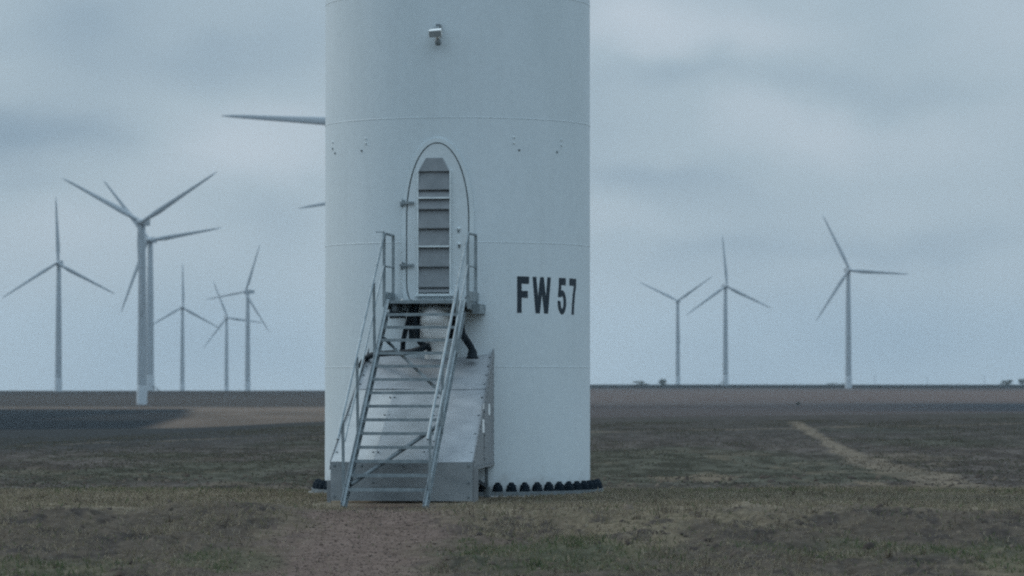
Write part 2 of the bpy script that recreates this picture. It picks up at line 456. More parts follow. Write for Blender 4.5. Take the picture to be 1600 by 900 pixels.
AX, AY, TR = -0.885, 60.0, 2.155      # tower axis and radius
YAW = R2D(7.7)                         # the door and steps face a little left of the camera
U = Vector((-math.sin(YAW), -math.cos(YAW), 0)); W = Vector((math.cos(YAW), -math.sin(YAW), 0)); Z = Vector((0, 0, 1))
def PT(r, w, z): return Vector((AX, AY, 0)) + U * r + W * w + Z * z

def clear_of_works(x, y):
    rx = x - AX; ry = y - AY
    r = rx * U.x + ry * U.y; w = rx * W.x + ry * W.y
    return (np.hypot(rx, ry) > 2.52) & ~((np.abs(w + .03) < 1.16) & (r > 0) & (r < 7.0))

def grass():
    # dry straw on pad and bank
    x, y = scatter(240000, 40.5, 63.5, .2)
    k = clear_of_works(x, y)
    pw = path_w(x, y); n = fbm(x * .9, y * .5, 101, 4)
    pad = ss(49.5, 52, y)
    dens = (.16 + .8 * pad + .55 * (1 - pad) * ss(.48, .66, n)) * (1 - .88 * pw) * (1 - .6 * ss(61.5, 63.5, y))
    k &= RNG.uniform(0, 1, len(x)) < dens
    x, y = x[k], y[k]; n = len(x)
    pal = np.array([[.205, .178, .132], [.170, .146, .110], [.125, .118, .080], [.24, .21, .165], [.105, .09, .076]])
    col = pal[RNG.choice(5, n, p=[.3, .3, .2, .06, .14])] * RNG.uniform(.9, 1.35, (n, 1))
    h = RNG.uniform(.03, .085, n) * (1 + .7 * (vnoise(x * 1.2, y * 1.2, 105) > .74))
    blades_mesh('dry_grass', x, y, h, RNG.uniform(.010, .022, n), col, RNG.uniform(.45, .97, n), 'dry straw-coloured grass covering the pad and the front bank', M_BLADE)
    # green tufts
    x, y = scatter(260000, 40.5, 66, .2)
    g = green_w(x, y)
    k = (RNG.uniform(0, 1, len(x)) < g ** 1.3 * .5 * (.3 + 1.2 * vnoise(x * 2.1, y * 1.2, 119)) + .02) & clear_of_works(x, y) & (path_w(x, y) < .5)
    x, y = x[k], y[k]; n = len(x)
    pal = np.array([[.062, .082, .045], [.080, .100, .054], [.105, .112, .062], [.135, .124, .078]])
    col = pal[RNG.choice(4, n, p=[.35, .3, .2, .15])] * RNG.uniform(.9, 1.3, (n, 1))
    h = RNG.uniform(.04, .11, n) * (.7 + .6 * vnoise(x * 1.5, y * 1.5, 109))
    blades_mesh('green_grass', x, y, h, RNG.uniform(.010, .024, n), col, RNG.uniform(.35, .92, n), 'green grass growing in patches on the front bank', M_BLADE)
    # weeds and stubble of the dark field
    x, y = scatter(260000, 61.5, 172, .17)
    n = fbm(x * .3, y * .09, 111, 4); tw = track_w(x, y)
    k = RNG.uniform(0, 1, len(x)) < (.22 + .7 * ss(.42, .66, n)) * (1 - .2 * tw)
    x, y = x[k], y[k]; tw = tw[k]; n = len(x)
    pal = np.array([[.060, .066, .048], [.074, .076, .056], [.105, .094, .074], [.135, .115, .09], [.074, .066, .060]])
    base = pal[RNG.choice(5, n, p=[.3, .22, .17, .07, .24])]
    base = base * (1 - tw)[:, None] + np.array([.125, .108, .086]) * tw[:, None]
    col = base * RNG.uniform(.85, 1.25, (n, 1))
    h = RNG.uniform(.02, .07, n) * (1 + .5 * vnoise(x * .5, y * .3, 115))
    blades_mesh('field_stubble', x, y, h, RNG.uniform(.015, .06, n), col, RNG.uniform(.7, .985, n), 'low weeds and stubble growing over the dark field', M_BLADE)
    # loose stones on the gravel path: countless
    x, y = scatter(22000, 40.5, 55.5, .12)
    k = RNG.uniform(0, 1, len(x)) < path_w(x, y) * .9
    k &= clear_of_works(x, y)
    x, y = x[k], y[k]; n = len(x)
    z = ground_z(x, y) + relief(x, y)
    r = RNG.uniform(.005, .014, n) * (1 + 1.3 * (RNG.uniform(0, 1, n) > .97))
    oc = np.array([[1, 0, 0], [-1, 0, 0], [0, 1, 0], [0, -1, 0], [0, 0, .42], [0, 0, -.5]])
    co = (np.stack([x, y, z + .004], -1)[:, None, :] + oc[None] * r[:, None, None] * RNG.uniform(.7, 1.3, (n, 6, 1)))
    tri = np.array([[0, 2, 4], [2, 1, 4], [1, 3, 4], [3, 0, 4], [2, 0, 5], [1, 2, 5], [3, 1, 5], [0, 3, 5]])
    li = (np.arange(n)[:, None, None] * 6 + tri[None]).reshape(-1)
    me = bpy.data.meshes.new('gravel')
    me.vertices.add(n * 6); me.vertices.foreach_set('co', co.ravel())
    me.loops.add(len(li)); me.loops.foreach_set('vertex_index', li)
    me.polygons.add(len(li) // 3); me.polygons.foreach_set('loop_start', np.arange(len(li) // 3) * 3)
    me.polygons.foreach_set('loop_total', np.full(len(li) // 3, 3))
    me.update(calc_edges=True)
    ca = me.color_attributes.new('blade', 'FLOAT_COLOR', 'POINT')
    pal = np.array([[.130, .102, .09], [.112, .09, .08], [.165, .138, .12], [.13, .12, .11]])
    c = pal[RNG.choice(4, n)] * RNG.uniform(.8, 1.15, (n, 1))
    cc = np.ones((n, 6, 4)); cc[:, :, :3] = c[:, None, :]; ca.data.foreach_set('color', cc.ravel())
    me.materials.append(M_BLADE)
    o = bpy.data.objects.new('gravel', me); COL.objects.link(o)
    tag(o, 'reddish gravel lying on the path to the steps', kind='stuff')
grass()

def rough_bits():
    # bent clumps of dead stalks and weeds standing above the short grass
    cx, cy = scatter(1500, 41, 66, .2)
    bank = 1 - ss(50, 52, cy)
    k = (RNG.uniform(0, 1, len(cx)) < .12 + .75 * ss(.5, .7, fbm(cx * .8, cy * .5, 131, 3)) * (.35 + .65 * bank)) & (path_w(cx, cy) < .3) & clear_of_works(cx, cy)
    cx, cy = cx[k], cy[k]; m = 26
    g = np.clip(green_w(cx, cy) + .15 * (RNG.uniform(0, 1, len(cx)) > .7), 0, 1)
    sp = RNG.uniform(.03, .12, len(cx)); hh = RNG.uniform(.05, .15, len(cx))
    x = (cx[:, None] + RNG.normal(size=(len(cx), m)) * sp[:, None]).ravel(); y = (cy[:, None] + RNG.normal(size=(len(cx), m)) * sp[:, None] * 1.4).ravel()
    n = len(x); gg = np.repeat(g, m)
    dry = np.array([[.17, .148, .112], [.125, .105, .08], [.085, .072, .058]])[RNG.choice(3, n)]
    grn = np.array([[.060, .078, .044], [.085, .10, .058]])[RNG.choice(2, n)]
    pick = (RNG.uniform(0, 1, n) < gg)[:, None]
    col = np.where(pick, grn, dry) * RNG.uniform(.8, 1.25, (n, 1))
    blades_mesh('weed_clumps', x, y, np.repeat(hh, m) * RNG.uniform(.5, 1.2, n), RNG.uniform(.008, .02, n), col, RNG.uniform(.15, .85, n), 'clumps of dead stalks and weeds standing on the rough bank', M_BLADE)
    # clods of broken earth on the bank and at the field's near edge
    x, y = scatter(9000, 41, 78, .2)
    k = (RNG.uniform(0, 1, len(x)) < (1 - ss(49.5, 51.5, y)) * ss(.42, .62, fbm(x * .9, y * .6, 141, 3)) * .7 + .35 * ss(61, 63, y)) & (path_w(x, y) < .25)
    x, y = x[k], y[k]; n = len(x)
    z = ground_z(x, y) + relief(x, y)
    r = RNG.uniform(.02, .055, n) * (1 + .9 * (RNG.uniform(0, 1, n) > .93))
    ph = np.linspace(0, 2 * math.pi, 7)[:-1]
    oc = np.array([[math.cos(a), math.sin(a), -.15] for a in ph] + [[.6 * math.cos(a + .5), .6 * math.sin(a + .5), .45] for a in ph] + [[0, 0, .62]])
    co = np.stack([x, y, z], -1)[:, None, :] + oc[None] * r[:, None, None] * RNG.uniform(.65, 1.35, (n, 13, 1))
    tri = [];
    for i in range(6):
        j = (i + 1) % 6; tri += [[i, j, 6 + i], [j, 6 + j, 6 + i], [6 + i, 6 + j, 12]]
    li = (np.arange(n)[:, None, None] * 13 + np.array(tri)[None]).reshape(-1)
    me = bpy.data.meshes.new('soil_clods')
    me.vertices.add(n * 13); me.vertices.foreach_set('co', co.ravel())
    me.loops.add(len(li)); me.loops.foreach_set('vertex_index', li)
    nf = len(li) // 3
    me.polygons.add(nf); me.polygons.foreach_set('loop_start', np.arange(nf) * 3); me.polygons.foreach_set('loop_total', np.full(nf, 3))
    me.update(calc_edges=True)
    ca = me.color_attributes.new('blade', 'FLOAT_COLOR', 'POINT')
    c = np.array([[.075, .062, .053], [.055, .047, .042], [.10, .084, .068]])[RNG.choice(3, n)] * RNG.uniform(.85, 1.2, (n, 1))
    cc = np.ones((n, 13, 4)); cc[:, :, :3] = c[:, None, :]; ca.data.foreach_set('color', cc.ravel())
    m_, N_, L_, P_ = new_mat('earth_clod'); v_ = N_.new('ShaderNodeVertexColor'); v_.layer_name = 'blade'
    L_.new(v_.outputs['Color'], P_.inputs['Base Color']); P_.inputs['Roughness'].default_value = 1; P_.inputs['Specular IOR Level'].default_value = 0
    me.materials.append(m_)
    o = bpy.data.objects.new('soil_clods', me); COL.objects.link(o); tag(o, 'clods of broken earth lying on the bank and field edge', kind='stuff')
rough_bits()

# ------------------------------------------------------------------ the near tower
def CY(th, r, z):     # th: angle from the camera side, positive to the right
    return Vector((AX + r * math.sin(th), AY - r * math.cos(th), z))
def CS(s, r, z):      # s: arc length from the door's centre line
    return CY(-YAW + s / TR, r, z)

tower = empty('turbine_tower', (AX, AY, 0))
tag(tower, 'huge white turbine tower numbered FW 57, with an arched door above the steps', 'wind turbine tower')

def tower_shell():
    m = MB(); n = 160
    prof = [(TR, .06)]
    seams = [2.03, 3.99, 5.95, 7.91]
    h = .06
    zs = sorted(seams + [9.87 + 1.96 * k for k in range(38)])
    for z in zs:
        rr = TR if z < 20 else TR - (z - 20) / 65 * .85
        prof += [(rr, z)]
    prof.append((1.3, 85)); prof.append((.01, 85.05))
    m.lathe((AX, AY, 0), prof, n, 0, True)
    # weld beads: a low ridge with a thin dull edge under it
    for z in zs[:8]:
        m.lathe((AX, AY, 0), [(TR - .01, z - .009), (TR + .002, z - .006), (TR + .004, z), (TR + .002, z + .006), (TR - .01, z + .009)], n, 0, True)
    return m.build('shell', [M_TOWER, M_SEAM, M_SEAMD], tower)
shell = tower_shell()
m = MB().lathe((AX, AY, 0), [(2.05, .072), (2.37, .072), (2.37, .012), (2.05, .012), (2.05, .072)], 120, 0, False)
m.build('base_flange', M_GALVD, tower)

bolt_m = None
for k in range(-16, 17):
    th = R2D(k * 5.8 - .5)
    c = CY(th, 2.275, .072)
    if bolt_m is None:
        b = MB().lathe(c, [(.085, 0), (.088, .02), (.078, .045), (.074, .085), (.06, .108), (.045, .115), (.042, .135), (.025, .145), (0, .147)], 12)
        o = b.build('anchor_bolt', M_BOLT, tower); bolt_m = o
        base_loc = c - Vector((AX, AY, 0))
        for v in o.data.vertices: v.co -= base_loc
        o.location = base_loc
    else:
        o = bolt_m.copy(); COL.objects.link(o); o.parent = tower
        o.location = c - Vector((AX, AY, 0)); o.rotation_euler.z = random.uniform(0, 6)

# door ----------------------------------------------------------------
ZB, ZT, HW = 2.86, 5.545, .492
def door_half(z, g=0.0):
    hw = HW + g; zt = ZT + g; zb = ZB - g
    a, b = 4.35, 3.45
    if z > a: return hw * math.sqrt(max(0, 1 - ((z - a) / (zt - a)) ** 2.05))
    if z < b: return hw * math.sqrt(max(0, 1 - ((b - z) / (b - zb)) ** 3.2))
    return hw
def outline(g, n=56):
    """closed outline of the door grown by g, as (s, z)"""
    pts = []
    zt = ZT + g; zb = ZB - g
    zs = [zb + (zt - zb) * (0.5 - .5 * math.cos(math.pi * k / n)) for k in range(n + 1)]
    right = [(door_half(z, g), z) for z in zs]
    left = [(-door_half(z, g), z) for z in reversed(zs)]
    return right + left[1:-1]
def ring(g0, g1, r0, r1, mat, name, parent):
    m = MB(); a = outline(g0); b = outline(g1); n = len(a)
    vs = [CS(s, r0, z) for s, z in a] + [CS(s, r1, z) for s, z in a] + [CS(s, r1, z) for s, z in b] + [CS(s, r0, z) for s, z in b]
    fs = []
    for k in range(n):
        j = (k + 1) % n
        for q in range(3):
            fs.append((q * n + k, q * n + j, (q + 1) * n + j, (q + 1) * n + k))
    m.add(vs, fs, 0, False)
    return m.build(name, mat, parent)
def leaf():
    m = MB(); nz, nsx = 60, 14
    vs = []; fs = []
    zt = ZT - .008; zb = ZB + .008
    for k in range(nz + 1):
        z = zb + (zt - zb) * (0.5 - .5 * math.cos(math.pi * k / nz))
        h = max(.001, door_half(z) - .008)
        for i in range(nsx + 1):
            vs.append(CS(-h + 2 * h * i / nsx, TR + .016, z))
    for k in range(nz):
        for i in range(nsx):
            a = k * (nsx + 1) + i
            fs.append((a, a + 1, a + nsx + 2, a + nsx + 1))
    m.add(vs, fs, 0, True)
    return m.build('door', M_DOOR, tower)
door = leaf()
ring(.012, .080, TR - .02, TR + .028, M_SEAM, 'door_frame', tower)
ring(-.010, .012, TR - .02, TR + .0125, M_GASKET, 'door_gasket', door)

def sbox(m, s0, s1, z0, z1, r0, r1, mi=0, n=6):
    """a block that follows the shell's curve"""
    vs = []
    for i in range(n + 1):
        s = s0 + (s1 - s0) * i / n
        vs += [CS(s, r0, z0), CS(s, r1, z0), CS(s, r1, z1), CS(s, r0, z1)]
    fs = [(0, 1, 2, 3), tuple(n * 4 + k for k in (3, 2, 1, 0))]
    for i in range(n):
        for k in range(4):
            fs.append((i * 4 + k, (i + 1) * 4 + k, (i + 1) * 4 + (k + 1) % 4, i * 4 + (k + 1) % 4))
    m.add(vs, fs, mi)

def louvre():
    def zr(row): return EYE + (HOR - row) * 57.8 / F
    sc, hw = -.045, .238
    rows = [246, 267, 296.5, 309, 327, 357, 384.5, 417, 449, 457]
    R0 = TR + .018
    m = MB()
    for k in range(len(rows) - 1):
        z1, z0 = zr(rows[k]), zr(rows[k + 1])
        if k == 0:
            top = .13
            vs = [CS(sc - top, R0 + .01, z1), CS(sc + top, R0 + .01, z1), CS(sc + hw, R0 + .06, z0), CS(sc - hw, R0 + .06, z0),
                  CS(sc - top, R0 - .01, z1), CS(sc + top, R0 - .01, z1), CS(sc + hw, R0 - .01, z0), CS(sc - hw, R0 - .01, z0)]
            m.add(vs, [(0, 3, 2, 1), (0, 4, 7, 3), (1, 2, 6, 5), (3, 7, 6, 2), (0, 1, 5, 4)], 0)
        else:
            n = 6; vs = []
            for i in range(n + 1):
                s = sc - hw + 2 * hw * i / n
                vs += [CS(s, R0 + .006, z1), CS(s, R0 + .060, z0 + .012), CS(s, R0 + .056, z0), CS(s, R0 + .004, z0 + .006)]
            fs = []
            for i in range(n):
                for q in range(3):
                    fs.append((i * 4 + q, i * 4 + q + 1, (i + 1) * 4 + q + 1, (i + 1) * 4 + q))
            fs += [(0, 3, 2, 1), tuple(n * 4 + q for q in (0, 1, 2, 3))]
            m.add(vs, fs, 0)
    lp = m.build('louvre', M_LOUVRE, door)
    m = MB()
    zb, zt = zr(459), zr(266)
    sbox(m, sc - hw - .026, sc - hw - .002, zb, zt, R0 - .01, R0 + .05)
    sbox(m, sc + hw + .002, sc + hw + .026, zb, zt, R0 - .01, R0 + .05)
    sbox(m, sc - hw - .05, sc + hw + .06, zb - .035, zb - .002, R0 - .01, R0 + .085)
    sbox(m, sc - hw, sc + hw, zr(309) - .012, zr(309) + .014, R0 + .05, R0 + .068)
    sbox(m, sc - hw, sc + hw, zr(385) - .012, zr(385) + .014, R0 + .05, R0 + .068)
    m.build('louvre_frame', M_STRIP, door)
    for row, off in ((357, 0), (381, .01)):
        h = MB(); p = CS(.335 + off, TR + .016, zr(row))
        n_ = (p - Vector((AX, AY, p.z))).normalized()
        h.lathe(p, [(.028, 0), (.028, .016), (.017, .022), (.015, .034), (0, .036)], 12, 0, True, axis=n_)
        h.lathe(p + Vector((0, 0, -.046)), [(.017, 0), (.017, .012), (0, .013)], 10, 1, True, axis=n_)
        h.build('door_lock', [M_STRIP, M_GALVD], door)
    for row in (316, 414):
        h = MB(); z = zr(row)
        sbox(h, -HW - .09, -HW - .022, z - .045, z + .045, TR, TR + .05)
        sbox(h, -HW - .10, -HW + .125, z - .018, z + .018, TR + .03, TR + .062)
        h.lathe(CS(-HW - .075, TR + .05, z - .062), [(.0, 0), (.016, 0), (.016, .124), (0, .124)], 10)
        h.build('hinge', M_GALV, door)
louvre()

m = MB(); sbox(m, -.46, .33, 2.44, 2.96, TR - .02, TR + .012); sbox(m, -.80, -.52, 2.80, 2.96, TR - .02, TR + .012)  # black plates standing in for the shade under the landing
m.build('landing_shade_plate', M_BLACK, tower)
m = MB(); sbox(m, -.82, .58, 2.962, 3.0, TR - .02, TR + .03); m.build('plate_top_strip', M_GALVD, tower)  # steel strip along the top of the shade plates

# studs welded on the shell above the door
for (px, row) in ((523, 222), (523, 232), (527, 239), (577, 216), (577, 223.5), (570.5, 235), (803.5, 214), (803, 223), (811, 234), (876, 218), (876, 226.5), (869, 237)):
    th = math.asin((px - 715) / 207.5)
    Y = AY - TR * math.cos(th)
    p = CY(th, TR - .005, EYE + (HOR - row) * Y / F)
    n_ = Vector((math.sin(th), -math.cos(th), 0))
    MB().lathe(p, [(.016, 0), (.016, .018), (.01, .022), (0, .023)], 8, 0, False, axis=n_).build('stud', M_GALVD if row > 230 else M_STRIP, tower)

# the painted number ---------------------------------------------------
def number():
    """letter outlines: arc degrees across (x) and share of the letter height (y), cut into strips on the shell"""
    zt, zb = 3.458, 2.882
    m = MB()
    def strip(poly_l, poly_r, r):
        """left and right edges given as lists of (deg, y) at the same y"""
        vs = []; fs = []
        for (a, b) in zip(poly_l, poly_r):
            for k in range(4):
                d = a[0] + (b[0] - a[0]) * k / 3; yv = a[1] + (b[1] - a[1]) * k / 3
                vs.append(CY(R2D(d), r, zb + (zt - zb) * yv - (d - 26) * .0004))
        for i in range(len(poly_l) - 1):
            for k in range(3):
                a = i * 4 + k
                fs.append((a, a + 1, a + 5, a + 4))
        m.add(vs, fs, 0, True)
    r = TR + .003
    def rect(d0, d1, y0, y1): strip([(d0, y0), (d0, y1)], [(d1, y0), (d1, y1)], r)
    # F
    rect(26.6, 28.75, 0, 1); rect(28.75, 32.4, .80, 1); rect(28.75, 31.8, .415, .605)
    # W
    a = 34.1; w = 10.0
    def sl(x0, x1, y0, y1, t): strip([(x0, y0), (x1, y1)], [(x0 + t, y0), (x1 + t, y1)], r + .0006 * len(m.f) / 40)
    sl(a + 1.55, a, 0, 1, 2.0); sl(a + 1.85, a + 4.0, 0, 1, 2.0); sl(a + 6.15, a + 4.0, 0, 1, 2.0); sl(a + 6.45, a + 8.0, 0, 1, 2.0)
    # 5
    q = r + .0003
    x0 = 48.3; W5 = 5.9
    strip([(x0 + .7, .80), (x0 + .85, 1)], [(x0 + W5 - .3, .80), (x0 + W5 - .3, 1)], q)
    strip([(x0 + .15, .465), (x0 + .75, .80)], [(x0 + 2.1, .465), (x0 + 2.45, .80)], q)
    outer = []; inner = []
    cx, cy = x0 + W5 * .5, .325
    for k in range(25):
        t = math.radians(128 - k * (128 + 188) / 24)
        outer.append((cx + math.cos(t) * W5 * .5, cy + math.sin(t) * .335)); inner.append((cx + math.cos(t) * W5 * .16, cy + math.sin(t) * .175))
    strip(outer, inner, q + .0004)
    # 7
    x0 = 56.6; W7 = 5.9
    strip([(x0, .80), (x0, 1)], [(x0 + W7, .80), (x0 + W7, 1)], q)
    strip([(x0 + 1.7, 0), (x0 + 2.0, .25), (x0 + 2.75, .55), (x0 + 3.7, .80)], [(x0 + 3.75, 0), (x0 + 4.05, .25), (x0 + 4.8, .55), (x0 + W7, .80)], q)
    return m.build('number_lettering', M_LETTER, tower)
number()

# concrete ring the flange sits on
m = MB().lathe((AX, AY, 0), [(0, .010), (2.44, .010), (2.455, -.005), (2.46, -.35), (0, -.35)], 96, 0, False)
o = m.build('concrete_foundation', M_CONC)
tag(o, 'low round concrete foundation under the bolted foot of the tower', 'foundation')

# ------------------------------------------------------------------ floodlight
Yf = AY - TR
fl = empty('floodlight', at(682, 50, Yf))
tag(fl, 'small white floodlight with sensor fixed high on the tower above the door', 'floodlight')
c = at(680.5, 50, Yf - .20)
n_ = Vector((-.16, -.85, -.45)).normalized(); sx_ = Vector((1, -.2, .07)).normalized(); up_ = n_.cross(sx_).normalized()
if up_.z < 0: up_ = -up_
m = MB()
hw_, hh_, dp_ = .105, .058, .10
vs = [c + sx_ * a * hw_ * k + up_ * b * hh_ * k + n_ * dd for dd, k in ((-dp_ * .5, .86), (dp_ * .5, 1.0)) for (a, b) in ((-1, -1), (1, -1), (1, 1), (-1, 1))]
m.add(vs, [(0, 1, 2, 3), (7, 6, 5, 4), (0, 4, 5, 1), (1, 5, 6, 2), (2, 6, 7, 3), (3, 7, 4, 0)])
m.build('lamp_head', M_LAMPW, fl, bevel=.006)
m = MB(); m.box(c + n_ * (dp_ * .5 + .003), sx_ * hw_ * 1.8, up_ * hh_ * 1.7, n_ * .006); m.build('lamp_glass', M_GLASS, fl)
m = MB(); m.box(at(684.5, 38, Yf - .02), (.07, 0, 0), (0, .05, 0), (0, 0, .025)); m.bar(at(684, 40, Yf - .03), at(682, 47, Yf - .17), (1, 0, 0), .06, .03)
m.bar(at(688.5, 38, Yf - .02), at(688.5, 58, Yf - .06), (1, 0, 0), .018, .03)
m.build('bracket', M_LAMPG, fl)
m = MB(); p = at(684, 57, Yf - .10)
m.lathe(p, [(0, .035), (.030, .03), (.042, .0), (.034, -.03), (0, -.035)], 14, 0)
m.lathe(p + Vector((.002, .0, -.03)), [(.03, 0), (.05, -.025), (.05, -.075), (.03, -.10), (0, -.105)], 14, 1)
m.build('motion_sensor', [M_LAMPW, M_LAMPG], fl)

# ------------------------------------------------------------------ steps
WC = -.03
steps = empty('access_steps', PT(6.2, WC, 0))
tag(steps, 'tall galvanised steel steps with railings climbing to the arched tower door', 'steps')
LZ, LR = 3.05, 3.12              # landing level and its front edge
N_ST, RISE, RUN = 14, .2, .254
def SP(r): return LZ - (r - LR) * RISE / RUN      # nosing line
RB = LR + LZ * RUN / RISE                          # foot of the steps
for sgn in (-1, 1):
    w = WC + sgn * .60
    m = MB()
    lo, hi = RB + .02, LR - .02
    poly = [PT(lo, w - .02, -.05), PT(lo - .19, w - .02, -.05), PT(hi, w - .02, LZ - .21), PT(hi, w - .02, LZ + .01), PT(hi + .05, w - .02, LZ - .01), PT(lo, w - .02, .06)]
    m.prism(poly, W * .012, 1)  # web in darker steel: the treads' shade put into its colour
    d = (PT(hi, w, SP(hi)) - PT(lo, w, SP(lo))).normalized(); nrm = W.cross(d).normalized()
    if nrm.z < 0: nrm = -nrm
    m.bar(PT(lo - .02, w - sgn * .002, SP(lo - .02) - .0), PT(hi, w - sgn * .002, SP(hi)), W, .055, .012)
    m.bar(PT(lo - .2, w - sgn * .002, SP(lo - .2) - .20), PT(hi, w - sgn * .002, SP(hi) - .20), W, .055, .012)
    m.build('stringer', [M_GALV, M_GALVD], steps)
for k in range(1, N_ST + 1):
    r = LR + RUN * k; z = LZ - RISE * k
    m = MB()
    m.box(PT(r - .11, WC, z - .018), W * 1.155, U * .005, Z * .036)
    m.box(PT(r + .002, WC, z - .022), W * 1.155, U * .006, Z * .044)
    m.box(PT(r - .222, WC, z - .018), W * 1.155, U * .005, Z * .036)
    for q in range(9):
        m.box(PT(r - .02 - q * .0245, WC, z - .012), W * 1.15, U * .004, Z * .022)
    for q in range(24):
        m.box(PT(r - .11, WC - .56 + q * .0487, z - .0105), W * .003, U * .218, Z * .018)
    m.build('tread', M_GALV, steps)
# landing
m = MB()
m.box(PT((LR + 2.02) / 2, WC, LZ - .012), W * 1.30, U * (LR - 2.02), Z * .024)
m.box(PT(LR - .006, WC, LZ - .03), W * 1.15, U * .012, Z * .03)
for sgn in (-1, 1):
    m.box(PT((LR + 2.0) / 2, WC + sgn * .655, LZ - .065), W * .012, U * (LR - 2.0), Z * .13)
    m.box(PT((LR + 2.0) / 2, WC + sgn * .672, LZ + .07), W * .01, U * (LR - 2.0 - .05), Z * .14)
m.build('landing', M_GALV, steps)
for sgn in (-1, 1):
    MB().box(PT(2.55, WC + sgn * .50, LZ - .115), W * .06, U * 1.0, Z * .09).build('support_beam', M_GALVD, steps)
MB().box(PT(2.35, WC + .72, LZ - .12), W * .115, U * .65, Z * .15).build('support_bracket', M_GALV, steps)
# braces below the treads
m = MB(); m.bar(PT(3.62, WC - .57, SP(3.62) - .17), PT(4.78, WC + .57, SP(4.78) - .17), U, .05, .012)
m.bar(PT(3.62, WC - .57, SP(3.62) - .17) - Z * .02, PT(4.78, WC + .57, SP(4.78) - .17) - Z * .02, U, .012, .05)
m.build('brace', M_GALV, steps)
m = MB(); m.tube([PT(6.45, WC - .57, SP(6.45) - .13), PT(5.35, WC + .57, SP(5.35) - .13)], .032, 8); m.build('brace', M_GALVD, steps)
# railings
HR = 1.03
for sgn in (-1, 1):
    w = WC + sgn * .655
    rail = MB()
    top = [PT(RB + .03, w, SP(RB + .03) + HR), PT(LR, w, LZ + HR)]
    rail.tube([PT(RB + .06, w, SP(RB + .06) + HR - .02)] + top + [PT(LR - .06, w, LZ + HR + .01), PT(2.22, w, LZ + HR + .01)], .021, 8)
    rail.tube([PT(RB - .5, w, SP(RB - .5) + HR * .52), PT(LR, w, LZ + HR * .52)], .015, 8)
    rail.tube([PT(LR, w, LZ + HR * .52), PT(2.22, w, LZ + HR * .52)], .013, 8)
    if sgn < 0:
        rail.box(PT(LR, w - .06, LZ + HR + .03), W * .13, U * .05, Z * .014)
    rail.build('handrail', M_GALV, steps)
    for r in (RB - .28, RB - 1.45, LR + .98):
        p = MB(); p.bar(PT(r, w - sgn * .026, SP(r) - .12), PT(r, w - sgn * .012, SP(r) + HR - .01), W, .038, .038)
        p.build('post', M_GALV, steps)
    for r in (LR - .02, 2.25):
        p = MB(); p.bar(PT(r, w + sgn * .0, LZ - .10), PT(r, w, LZ + HR), W, .042, .042)
        p.build('post', M_GALV, steps)

# ------------------------------------------------------------------ sheet-metal housing below the steps
hs = empty('cable_housing', PT(4.0, 0, 0))
tag(hs, 'big sloping sheet metal housing between the steps and the tower foot', 'cable housing')
FR, FZ = 5.42, .60               # front edge
BZ = 2.23
FL_, FRw = -1.09, 1.04           # front half widths
BL_, BRw = -1.12, .86            # at the tower
def slope_pt(t, v, off=0):
    """t: 0 front .. 1 tower, v: 0 left .. 1 right, off: above the sheet"""
    r = FR + (1.98 - FR) * t; z = FZ + (BZ - FZ) * t
    w = (FL_ + (BL_ - FL_) * t) * (1 - v) + (FRw + (BRw - FRw) * t) * v
    nz = Vector((0, 0, 1)) * (FR - 1.98) + U * (BZ - FZ); nz.normalize()
    return PT(r, w, z) + nz * off
def sheet(t0, t1, v0, v1, off, th, mat, name, seed, dents=.006):
    rnd = np.random.default_rng(seed); ph = rnd.uniform(0, 10, 4)
    nt, nv = 18, 18; vs = []; fs = []
    for i in range(nt + 1):
        for j in range(nv + 1):
            t = t0 + (t1 - t0) * i / nt; v = v0 + (v1 - v0) * j / nv
            d = dents * (math.sin(t * 9 + ph[0]) * math.sin(v * 7 + ph[1]) + .6 * math.sin(t * 21 + ph[2]) * math.sin(v * 17 + ph[3]))
            vs.append(slope_pt(t, v, off + th + d))
    for i in range(nt):
        for j in range(nv):
            a = i * (nv + 1) + j; fs.append((a, a + 1, a + nv + 2, a + nv + 1))
    m = MB(); m.add(vs, fs, 0, True)
    b = len(vs)
    edge = [(0, j) for j in range(nv + 1)] + [(i, nv) for i in range(1, nt + 1)] + [(nt, j) for j in range(nv - 1, -1, -1)] + [(i, 0) for i in range(nt - 1, 0, -1)]
    ev = [vs[i * (nv + 1) + j] for i, j in edge]; lo = []
    for i, j in edge:
        t = t0 + (t1 - t0) * i / nt; v = v0 + (v1 - v0) * j / nv
        lo.append(slope_pt(t, v, off - .004))
    n = len(ev)
    m.add(ev + lo, [(k, n + k, n + (k + 1) % n, (k + 1) % n) for k in range(n)], 0)
    # bolt heads along the edges
    for v in (v0 + .02, v1 - .02):
        for q in range(4):
            t = t0 + (t1 - t0) * (q + .5) / 4
            m.lathe(slope_pt(t, v, off + th), [(.017, 0), (.017, .012), (0, .014)], 8, 1, False)
    return m.build(name, [mat, M_GALVD], hs)
sheet(.655, 1.0, 0, 1, .012, .004, M_SHEET, 'roof_sheet', 1)
sheet(.0, .665, 0.0, .30, .003, .004, M_SHEETL, 'roof_sheet', 2)
sheet(.0, .66, .295, .665, .006, .004, M_SHEETM, 'roof_sheet', 3)
sheet(.0, .663, .66, 1.0, .003, .004, M_SHEET, 'roof_sheet', 4)
